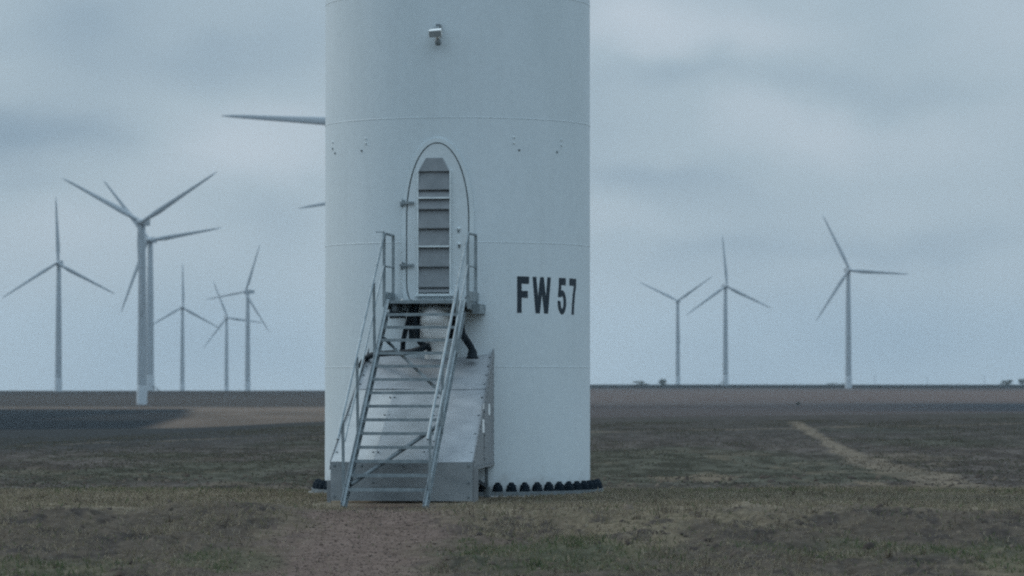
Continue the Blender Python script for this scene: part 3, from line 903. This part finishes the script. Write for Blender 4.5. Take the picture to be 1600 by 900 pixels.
# front panel
m = MB()
cF = (FL_ + FRw) / 2; wF = FRw - FL_
m.box(PT(FR, cF, (FZ + .03) / 2), W * wF, U * .02, Z * (FZ - .03))
for (ww, zz) in ((-1.03, .55), (-.62, .55), (.0, .55), (.42, .55), (.98, .55), (-.45, .30), (.36, .30), (-1.03, .09), (.98, .09), (.98, .30)):
    m.lathe(PT(FR + .01, ww, zz), [(.018, 0), (.018, .012), (0, .014)], 8, 1, False, axis=U)
m.box(PT(FR + .012, cF + .0, .245), W * 1.0, U * .006, Z * .012)
m.build('front_panel', [M_FRONT, M_GALVD], hs)
m = MB(); m.box(PT(FR - .03, FRw + .04, .27), W * .075, U * .03, Z * .54); m.build('corner_post', M_SIDE, hs)
m = MB(); m.box(PT(FR - .03, FL_ - .03, .16), W * .06, U * .03, Z * .34); m.build('corner_post', M_SIDE, hs)
# side panels
for sgn in (-1, 1):
    wf, wb = (FL_, BL_) if sgn < 0 else (FRw, BRw)
    wf += sgn * .004; wb += sgn * .004
    def sp(r, z, o=0):
        t = (FR - r) / (FR - 1.98)
        return PT(r, wf + (wb - wf) * t + sgn * o, z)
    ztop = lambda r: FZ + (BZ - FZ) * (FR - r) / (FR - 1.98) + .03
    m = MB()
    m.prism([sp(FR - .02, .50), sp(1.92, .50), sp(1.92, ztop(1.92) + .05), sp(FR - .02, ztop(FR))], W * sgn * .01)
    # seam batten and rows of rivets
    m.bar(sp(3.7, .50, .014), sp(3.7, ztop(3.7) - .01, .014), W, .01, .05)
    m.bar(sp(FR - .03, .515, .014), sp(1.94, .515, .014), W, .012, .05)
    for q in range(22):
        r = FR - .10 - q * .155
        m.lathe(sp(r, ztop(r) - .07, .008), [(.014, 0), (.014, .01), (0, .012)], 6, 1, False, axis=W * sgn)
        m.lathe(sp(r, .535, .014), [(.014, 0), (.014, .01), (0, .012)], 6, 1, False, axis=W * sgn)
    for q in range(9):
        m.lathe(sp(2.05, .65 + q * .18, .008), [(.014, 0), (.014, .01), (0, .012)], 6, 1, False, axis=W * sgn)
        if .62 + q * .18 < ztop(3.7) - .1: m.lathe(sp(3.72, .62 + q * .18, .02), [(.014, 0), (.014, .01), (0, .012)], 6, 1, False, axis=W * sgn)
    m.build('side_panel', [M_SIDE, M_GALVD], hs)
    if sgn > 0:
        for (r0, r1, z0, z1) in ((4.05, 3.72, 1.02, 1.22), (3.02, 2.72, 1.28, 1.45), (3.9, 3.77, 1.38, 1.46)):
            m = MB(); m.prism([sp(r0, z0, .012), sp(r1, z0, .012), sp(r1, z1, .012), sp(r0, z1, .012)], W * .006)
            m.build('pale_plate', M_LABEL, hs)
        # open underframe
        m = MB(); m.bar(sp(2.95, .49, -.02), sp(2.95, .03, -.02), W, .05, .05); m.build('leg', M_GALVD, hs)
        m = MB(); m.bar(sp(FR - .05, .40, -.06), sp(2.7, .16, -.03), W, .04, .06); m.build('leg_brace', M_BLACK, hs)
        m = MB(); m.box(sp(2.75, .09, -.03), W * .09, U * .12, Z * .16); m.build('leg_foot', M_GALVD, hs)
# torn weather strip standing up where the side meets the tower
m = MB(); m.prism([PT(2.1, .84, 2.16), PT(1.9, .90, 2.2), PT(1.93, .885, 2.40), PT(1.99, .865, 2.28)], W * .008); m.build('flashing', M_SHEETM, hs)

# ------------------------------------------------------------------ cowl, pipe and hoses under the landing
p = at(679, 541, 57.25)
cow = MB()
cow.lathe(p, [(.15, -.2), (.15, .11), (.22, .125), (.225, .14), (.225, .30), (.212, .31), (.212, .335), (.225, .345), (.222, .42), (.21, .49), (.18, .55), (.13, .60), (.07, .63), (0, .64)], 28)
o = cow.build('ventilation_cowl', M_COWL); tag(o, 'pale round-topped ventilation cowl standing under the door landing', 'vent cowl')
p = at(634, 484, 57.5)
o = MB().lathe(p, [(0, -.005), (.085, 0), (.09, .02), (.09, .15), (.08, .165)], 18).build('junction_pot', M_GALV)
tag(o, 'small grey round junction pot tucked beneath the landing left of the cowl', 'junction pot')
def hose(name, pts, r, label, extra=None):
    m = MB(); m.tube([at(*q) for q in pts], r, 10, 0, True, 6)
    if extra: extra(m)
    o = m.build(name, M_BLACK); tag(o, label, 'hose', 'black hoses under the landing')
hose('black_hose', [(645, 470, 57.3), (641, 492, 57.25), (634, 515, 57.3), (630, 535, 57.4), (629, 556, 57.5)], .04, 'black hose dropping from the landing left of the round-topped cowl')
hose('black_hose', [(652, 470, 57.2), (649, 495, 57.2), (650, 518, 57.15), (656, 535, 57.1), (668, 541, 57.1), (672, 552, 57.15)], .04, 'looped black hose bending close against the left side of the cowl')
hose('black_hose', [(562, 574, 58.0), (570, 562, 57.95), (582, 555, 57.75), (605, 552, 57.4), (635, 550.5, 57.2), (655, 546, 57.0), (670, 540, 56.98)], .046, 'long black hose lying level along the top of the housing')
def boot(m):
    c = at(738, 551, 57.55)
    m.lathe(c, [(.055, .06), (.075, .0), (.082, -.06), (.10, -.075), (.10, -.095), (0, -.10)], 14)
hose('black_hose', [(721, 470, 57.5), (720, 500, 57.5), (722, 520, 57.5), (729, 532, 57.5), (736, 543, 57.55), (739, 553, 57.55)], .055, 'short thick black hose with a flared boot right of the steps', boot)

# ------------------------------------------------------------------ far turbines
HUB, BL = 87.0, 45.0
def blade_mesh():
    me = MB(); secs = 14; n = 10
    vs = []; fs = []
    for i in range(secs + 1):
        t = i / secs; z = 1.2 + t * (BL - 1.2)
        if t < .05: ch, tk = 1.9, 1.9
        else:
            ch = np.interp(t, [.05, .2, .5, .85, .97, 1.0], [1.9, 2.9, 2.0, 1.15, .75, .25]); tk = np.interp(t, [.05, .2, .5, 1.0], [1.8, .95, .5, .1])
        tw = R2D(np.interp(t, [0, .2, 1], [16, 13, 2]))
        for k in range(n):
            a = 2 * math.pi * k / n
            cx = math.cos(a) * ch / 2 + ch * .18; cy = math.sin(a) * tk / 2
            vs.append((cx * math.cos(tw) - cy * math.sin(tw), cx * math.sin(tw) + cy * math.cos(tw), z))
    for i in range(secs):
        for k in range(n):
            fs.append((i * n + k, i * n + (k + 1) % n, (i + 1) * n + (k + 1) % n, (i + 1) * n + k))
    fs.append(tuple(range(secs * n, secs * n + n)))
    return me.add(vs, fs, 0, True)

def make_turbine():
    """a turbine at the world origin, its rotor facing -Y"""
    root = empty('wind_turbine', (0, 0, 0))
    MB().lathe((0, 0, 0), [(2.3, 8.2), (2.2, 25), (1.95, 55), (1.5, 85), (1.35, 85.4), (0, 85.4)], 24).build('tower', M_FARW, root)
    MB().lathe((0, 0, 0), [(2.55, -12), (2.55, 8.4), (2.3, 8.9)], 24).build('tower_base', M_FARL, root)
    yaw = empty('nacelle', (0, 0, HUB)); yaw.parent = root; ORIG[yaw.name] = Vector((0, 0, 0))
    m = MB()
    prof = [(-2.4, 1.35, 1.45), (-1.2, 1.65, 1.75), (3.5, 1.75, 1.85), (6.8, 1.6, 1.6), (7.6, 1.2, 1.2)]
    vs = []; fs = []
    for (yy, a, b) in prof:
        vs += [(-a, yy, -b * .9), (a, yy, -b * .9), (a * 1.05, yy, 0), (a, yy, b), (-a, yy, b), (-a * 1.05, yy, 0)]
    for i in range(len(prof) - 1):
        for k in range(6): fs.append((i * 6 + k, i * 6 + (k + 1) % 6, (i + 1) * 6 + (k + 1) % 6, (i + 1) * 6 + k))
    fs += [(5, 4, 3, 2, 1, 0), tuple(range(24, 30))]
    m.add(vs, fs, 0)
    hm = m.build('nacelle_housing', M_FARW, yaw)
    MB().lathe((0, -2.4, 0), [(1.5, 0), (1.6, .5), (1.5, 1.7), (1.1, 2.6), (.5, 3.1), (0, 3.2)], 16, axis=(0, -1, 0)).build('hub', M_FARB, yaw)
    bm_ = blade_mesh()
    for k in range(3):
        b = bm_.build('blade', M_FARB, yaw) if k == 0 else first.copy()
        if k == 0: first = b
        else: COL.objects.link(b); b.parent = yaw
        b.location = (0, -3.6, 0); b.rotation_mode = 'YXZ'
    return root
def kids(o): return [c for c in bpy.data.objects if c.parent == o]
def copy_tree(o, parent=None):
    c = o.copy(); COL.objects.link(c)
    if parent: c.parent = parent
    for ch in kids(o): copy_tree(ch, c)
    return c
GRP = 'white wind turbines standing in the far fields'
TURB = [  # tower px, hub row, distance, first blade angle, yaw, label
    (222, 347, 1760, 31.5, -13, 'nearest left turbine, in front of another whose tower it overlaps'),
    (234.5, 375, 2620, 8.5, -14, 'left turbine half hidden close behind the tower of a nearer one'),
    (91.5, 411, 2500, 92, -5, 'wind turbine standing alone at the far left, one blade straight up'),
    (285, 480, 3700, 90.5, 10, 'thin far turbine with one blade straight up, right of the overlapping pair'),
    (354, 496, 4150, 112, 16, 'smallest left turbine with one blade level, crossing its neighbour'),
    (387, 456, 3250, 68, -36, 'thin left turbine nearest the big tower, rotor turned sideways'),
    (1059, 470, 3780, 34, -14, 'right turbine with two blades raised in a V, closest to the big tower'),
    (1133.5, 447, 3275, 95, 14, 'middle turbine of the right three, one blade pointing straight up'),
    (1325.5, 422, 2700, 116.5, 8, 'largest turbine on the right, one blade level to the right'),
    (581, 197, 1100, 176.8, 6, 'turbine hidden behind the big tower, upper level blade sticking out left'),
    (637, 300, 1540, 189, 6, 'turbine hidden behind the big tower, lower short blade tip sticking out left'),
]
proto = make_turbine()
stair_mesh = None
for i, (px, row, d, ang, yaw, lab) in enumerate(TURB):
    t = proto if i == 0 else copy_tree(proto)
    x = (px - 800) * d / F; zh = EYE + (HOR - row) * d / F; zg = gz(x, d)
    s = (zh - zg) / HUB
    t.location = (x, d, zg); t.scale = (s, s, s)
    tag(t, lab, 'wind turbine', GRP)
    for c in kids(t):
        if c.name.startswith('nacelle'):
            c.rotation_euler.z = R2D(yaw)
            bl = [b for b in kids(c) if b.name.startswith('blade')]
            for k, b in enumerate(bl):
                b.rotation_euler = (0, R2D(90 - (ang + 120 * k)), 0)
    if i in (1, 7):
        m = MB(); sg = 1 if i == 1 else -1; b0 = Vector((x, d, zg))
        for w in (-.7, .7):
            m.bar(b0 + Vector((sg * 2.2, -1.5 + w, 3.1)), b0 + Vector((sg * 6.8, -1.5 + w, .0)), (0, 1, 0), .2, .5)
            m.bar(b0 + Vector((sg * 2.2, -1.5 + w, 4.1)), b0 + Vector((sg * 6.8, -1.5 + w, 1.0)), (0, 1, 0), .12, .15)
        for q in range(12):
            f = q / 11; m.box(b0 + Vector((sg * (2.2 + 4.6 * f), -1.5, 3.1 - 3.1 * f)), (.3, 0, 0), (0, 1.4, 0), (0, 0, .06))
        o = m.build('access_stairs', M_GALVD, t); o.scale = (1 / s, 1 / s, 1 / s)

# ------------------------------------------------------------------ far bushes, trees and poles on the skyline
def bush(px, row, d, wd, ht, label, seed, name='bush', trunk=.02, group=None):
    rnd = np.random.default_rng(seed)
    x = (px - 800) * d / F; z = gz(x, d)
    root = empty(name, (x, d, z)); tag(root, label, 'bush' if name == 'bush' else 'tree', group)
    m = MB()
    for k in range(5):
        a = rnd.uniform(0, 6.28); q = rnd.uniform(.1, .35)
        m.tube([(x, d, z - .3), (x + math.cos(a) * wd * q * .4, d + math.sin(a) * wd * q * .4, z + ht * .35), (x + math.cos(a) * wd * q, d + math.sin(a) * wd * q, z + ht * .75)], [.14, .09, .03], 6)
    m.build('trunk', M_BARK, root)
    m = MB(); vs = []; fs = []
    cl = [(rnd.uniform(-.42, .42) * wd, rnd.uniform(-.4, .4) * wd * .7, rnd.uniform(trunk, .8) * ht, rnd.uniform(.14, .28)) for k in range(16)]
    for (cx, cy, cz, cr) in cl:
        for q in range(55):
            v = rnd.normal(size=3); v /= np.linalg.norm(v); rr = cr * rnd.uniform(.5, 1.1)
            p = np.array([cx, cy, cz]) + v * rr * np.array([wd * .62, wd * .5, ht * .9])
            if p[2] < .1: p[2] = .1
            e1 = rnd.normal(size=3); e1 /= np.linalg.norm(e1); e2 = np.cross(e1, v); e2 /= (np.linalg.norm(e2) + 1e-6)
            sz = rnd.uniform(.15, .38) * (ht / 4) ** .5
            b = len(vs); P = np.array([x, d, z]) + p
            vs += [tuple(P + e1 * sz), tuple(P + e2 * sz), tuple(P - e1 * sz), tuple(P - e2 * sz)]; fs.append((b, b + 1, b + 2, b + 3))
    m.add(vs, fs); m.build('crown', M_LEAF, root)
bush(1001, 600, 3300, 17, 4.2, 'wide low dark bush on the skyline, just right of the big tower', 1)
bush(1035, 599, 3300, 8, 6.0, 'small rounded dark bush on the skyline left of the V-bladed turbine', 2)
bush(1571, 598, 3250, 14, 5.2, 'dark spreading bush on the skyline near the right edge', 3)
bush(1598, 597, 3200, 9, 6.2, 'dark bush cut by the right edge of the picture, on the skyline', 4)
bush(1247, 631, 1500, 1.6, 1.5, 'lone small dark bush in the pale field beyond the track', 5)
bush(1310, 603, 3350, 22, 1.8, 'low dark scrub on the skyline just left of the largest right turbine', 6)
for (px, top, d, lab) in ((1367, 586, 4300, 'faint far pole just right of the largest right turbine'), (1448, 589, 4600, 'middle one of three faint far poles on the right skyline'), (1538, 586, 4400, 'faint far pole nearest the right edge bushes')):
    x = (px - 800) * d / F; z = gz(x, d); zt = EYE + (HOR - top) * d / F
    root = empty('power_pole', (x, d, z)); tag(root, lab, 'power pole', 'faint power poles beyond the skyline')
    MB().tube([(x, d, z - 1), (x, d, zt)], [.28, .18], 8).build('pole', M_POLE, root)
    MB().box((x, d, zt - .8), (3.2, 0, 0), (0, .2, 0), (0, 0, .22)).build('crossarm', M_POLE, root)

# ------------------------------------------------------------------ air
def haze():
    m = MB().box((0, 0, 62), (20200, 0, 0), (0, 20200, 0), (0, 0, 196))
    zmin = -40; 
    m = MB(); m.box((0, 0, (zmin + 190) / 2), (20200, 0, 0), (0, 20200, 0), (0, 0, 190 - zmin))
    mat = bpy.data.materials.new('haze'); mat.use_nodes = True
    N = mat.node_tree.nodes; L = mat.node_tree.links
    N.clear(); out = N.new('ShaderNodeOutputMaterial'); pv = N.new('ShaderNodeVolumePrincipled')
    pv.inputs['Color'].default_value = (.72, .88, 1.0, 1); pv.inputs['Density'].default_value = HAZE_D
    pv.inputs['Density Attribute'].default_value = ''; pv.inputs['Temperature Attribute'].default_value = ''; pv.inputs['Color Attribute'].default_value = ''
    L.new(pv.outputs['Volume'], out.inputs['Volume'])
    try: mat.cycles.homogeneous_volume = True
    except Exception: pass
    o = m.build('haze', mat); tag(o, 'thin blue haze lying over the fields', kind='stuff')
HAZE_D = 0.00004
haze()

# ------------------------------------------------------------------ sky and sun
SUN_EL, SUN_AZ = R2D(38), R2D(-62)         # behind the tower, off to the left (azimuth from +Y, negative = left)
w = bpy.data.worlds.new('World'); S.world = w; w.use_nodes = True
N = w.node_tree.nodes; L = w.node_tree.links
bg = N['Background']; bg.inputs['Strength'].default_value = .1
sky = N.new('ShaderNodeTexSky'); sky.sky_type = 'NISHITA'; sky.sun_disc = False
sky.sun_elevation = SUN_EL; sky.sun_rotation = SUN_AZ; sky.air_density = 1.2; sky.dust_density = 2.0
tc = N.new('ShaderNodeTexCoord')
mp = N.new('ShaderNodeMapping'); mp.inputs['Scale'].default_value = (1, 1, 1.7); mp.inputs['Location'].default_value = (3.1, .4, 1.7)
L.new(tc.outputs['Generated'], mp.inputs['Vector'])
n1 = N.new('ShaderNodeTexNoise'); n1.inputs['Scale'].default_value = 9; n1.inputs['Detail'].default_value = 5; n1.inputs['Roughness'].default_value = .45
n1.inputs['Distortion'].default_value = .35
L.new(mp.outputs['Vector'], n1.inputs['Vector'])
def math_(op, a, b=None, clamp=False):
    n = N.new('ShaderNodeMath'); n.operation = op; n.use_clamp = clamp
    for i, v in enumerate((a, b)):
        if v is None: continue
        if isinstance(v, (int, float)): n.inputs[i].default_value = v
        else: L.new(v, n.inputs[i])
    return n.outputs[0]
val = math_('MULTIPLY', math_('SUBTRACT', n1.outputs['Fac'], .5), .7)
# banks of cloud: direction (px,row of the view), half sizes, strength (+ bright, - dark)
nw = N.new('ShaderNodeTexNoise'); nw.inputs['Scale'].default_value = 22; nw.inputs['Detail'].default_value = 5
L.new(mp.outputs['Vector'], nw.inputs['Vector'])
sep = N.new('ShaderNodeSeparateXYZ'); L.new(tc.outputs['Generated'], sep.inputs[0])
az = math_('ADD', math_('DIVIDE', sep.outputs[0], sep.outputs[1]), math_('MULTIPLY', math_('SUBTRACT', nw.outputs['Fac'], .5), .045))
sep2 = N.new('ShaderNodeSeparateXYZ'); L.new(nw.outputs['Color'], sep2.inputs[0])
el = math_('ADD', math_('DIVIDE', sep.outputs[2], sep.outputs[1]), math_('MULTIPLY', math_('SUBTRACT', sep2.outputs[1], .5), .03))
front = math_('GREATER_THAN', sep.outputs[1], .05)
BANKS = [(20, 190, 210, 60, -.85), (360, 95, 150, 45, -.36), (400, 215, 160, 60, .35), (400, 330, 130, 45, -.28), (30, 290, 120, 30, -.25),
         (1060, 45, 190, 50, .5), (1010, 120, 120, 28, -.30), (1350, 130, 200, 36, -.24), (1220, 200, 220, 55, .38), (1010, 262, 140, 26, -.3), (1560, 60, 120, 80, .1),
         (1500, 230, 200, 60, .1), (1150, 390, 200, 25, -.22), (1450, 380, 160, 30, -.28), (960, 330, 140, 30, .18), (180, 350, 160, 50, .15), (130, 60, 110, 60, -.5), (1250, 545, 420, 90, -.34), (250, 560, 320, 70, -.12), (1330, 20, 120, 40, -.15)]
for (px, row, rx, ry, st) in BANKS:
    a = math_('DIVIDE', math_('SUBTRACT', az, (px - 800) / F), rx / F)
    e = math_('DIVIDE', math_('SUBTRACT', el, (HOR - row) / F), ry / F)
    g = math_('POWER', 2.718, math_('MULTIPLY', math_('ADD', math_('MULTIPLY', a, a), math_('MULTIPLY', e, e)), -1))
    val = math_('ADD', val, math_('MULTIPLY', math_('MULTIPLY', g, st * .52), front))
rp = N.new('ShaderNodeValToRGB')
cr = rp.color_ramp; cr.elements[0].position = 0; cr.elements[1].position = 1
SKYK = .1
def sk(c): return (c[0], c[1], c[2], 1)
cr.elements[0].color = sk((.170, .250, .332)); cr.elements[1].color = sk((.455, .512, .580))
e_ = cr.elements.new(.5); e_.color = sk((.302, .384, .450))
L.new(math_('ADD', val, .5, True), rp.inputs['Fac'])
mul = N.new('ShaderNodeVectorMath'); mul.operation = 'SCALE'; mul.inputs['Scale'].default_value = 10.0
L.new(rp.outputs['Color'], mul.inputs[0])
# an overcast sky is about twice as bright overhead as at the horizon
zr_ = N.new('ShaderNodeMapRange'); zr_.interpolation_type = 'SMOOTHSTEP'
zr_.inputs['From Min'].default_value = .12; zr_.inputs['From Max'].default_value = .75; zr_.inputs['To Min'].default_value = 10.0; zr_.inputs['To Max'].default_value = 29.0
L.new(sep.outputs[2], zr_.inputs['Value']); L.new(zr_.outputs['Result'], mul.inputs['Scale'])
mix = N.new('ShaderNodeMix'); mix.data_type = 'RGBA'; mix.inputs['Factor'].default_value = .93
ci = [s for s in mix.inputs if s.type == 'RGBA']; co = [s for s in mix.outputs if s.type == 'RGBA'][0]
L.new(sky.outputs['Color'], ci[0]); L.new(mul.outputs['Vector'], ci[1])
# a thin spot lets clear sky through, upper left
a = math_('DIVIDE', math_('SUBTRACT', az, (130 - 800) / F), 130 / F); e = math_('DIVIDE', math_('SUBTRACT', el, (HOR - 70) / F), 70 / F)
L.new(co, bg.inputs['Color'])

sd = bpy.data.lights.new('sun', 'SUN'); sd.energy = .9; sd.angle = R2D(18); sd.color = (1, .95, .88)
so = bpy.data.objects.new('sun', sd); COL.objects.link(so)
dirv = Vector((math.sin(SUN_AZ) * math.cos(SUN_EL), math.cos(SUN_AZ) * math.cos(SUN_EL), math.sin(SUN_EL)))
so.rotation_euler = (-dirv).to_track_quat('-Z', 'Y').to_euler(); so.location = (0, 30, 40)

# ------------------------------------------------------------------ camera
cd = bpy.data.cameras.new('camera'); cam = bpy.data.objects.new('camera', cd); COL.objects.link(cam)
cd.sensor_width = 36; cd.lens = 36 * F / 1600; cd.clip_start = .5; cd.clip_end = 40000
cam.location = (0, 0, EYE); cam.rotation_euler = (R2D(90) + math.atan((HOR - 450) / F), 0, 0)
cd.dof.use_dof = True; cd.dof.focus_distance = 55; cd.dof.aperture_fstop = 3.2
S.camera = cam
S.view_settings.view_transform = 'Standard'; S.view_settings.look = 'None'; S.view_settings.exposure = .28; S.view_settings.gamma = 1
S.render.engine = 'CYCLES'
S.cycles.max_bounces = 6; S.cycles.diffuse_bounces = 3; S.cycles.volume_bounces = 1
S.cycles.use_denoising = False
S.cycles.filter_width = 2.2
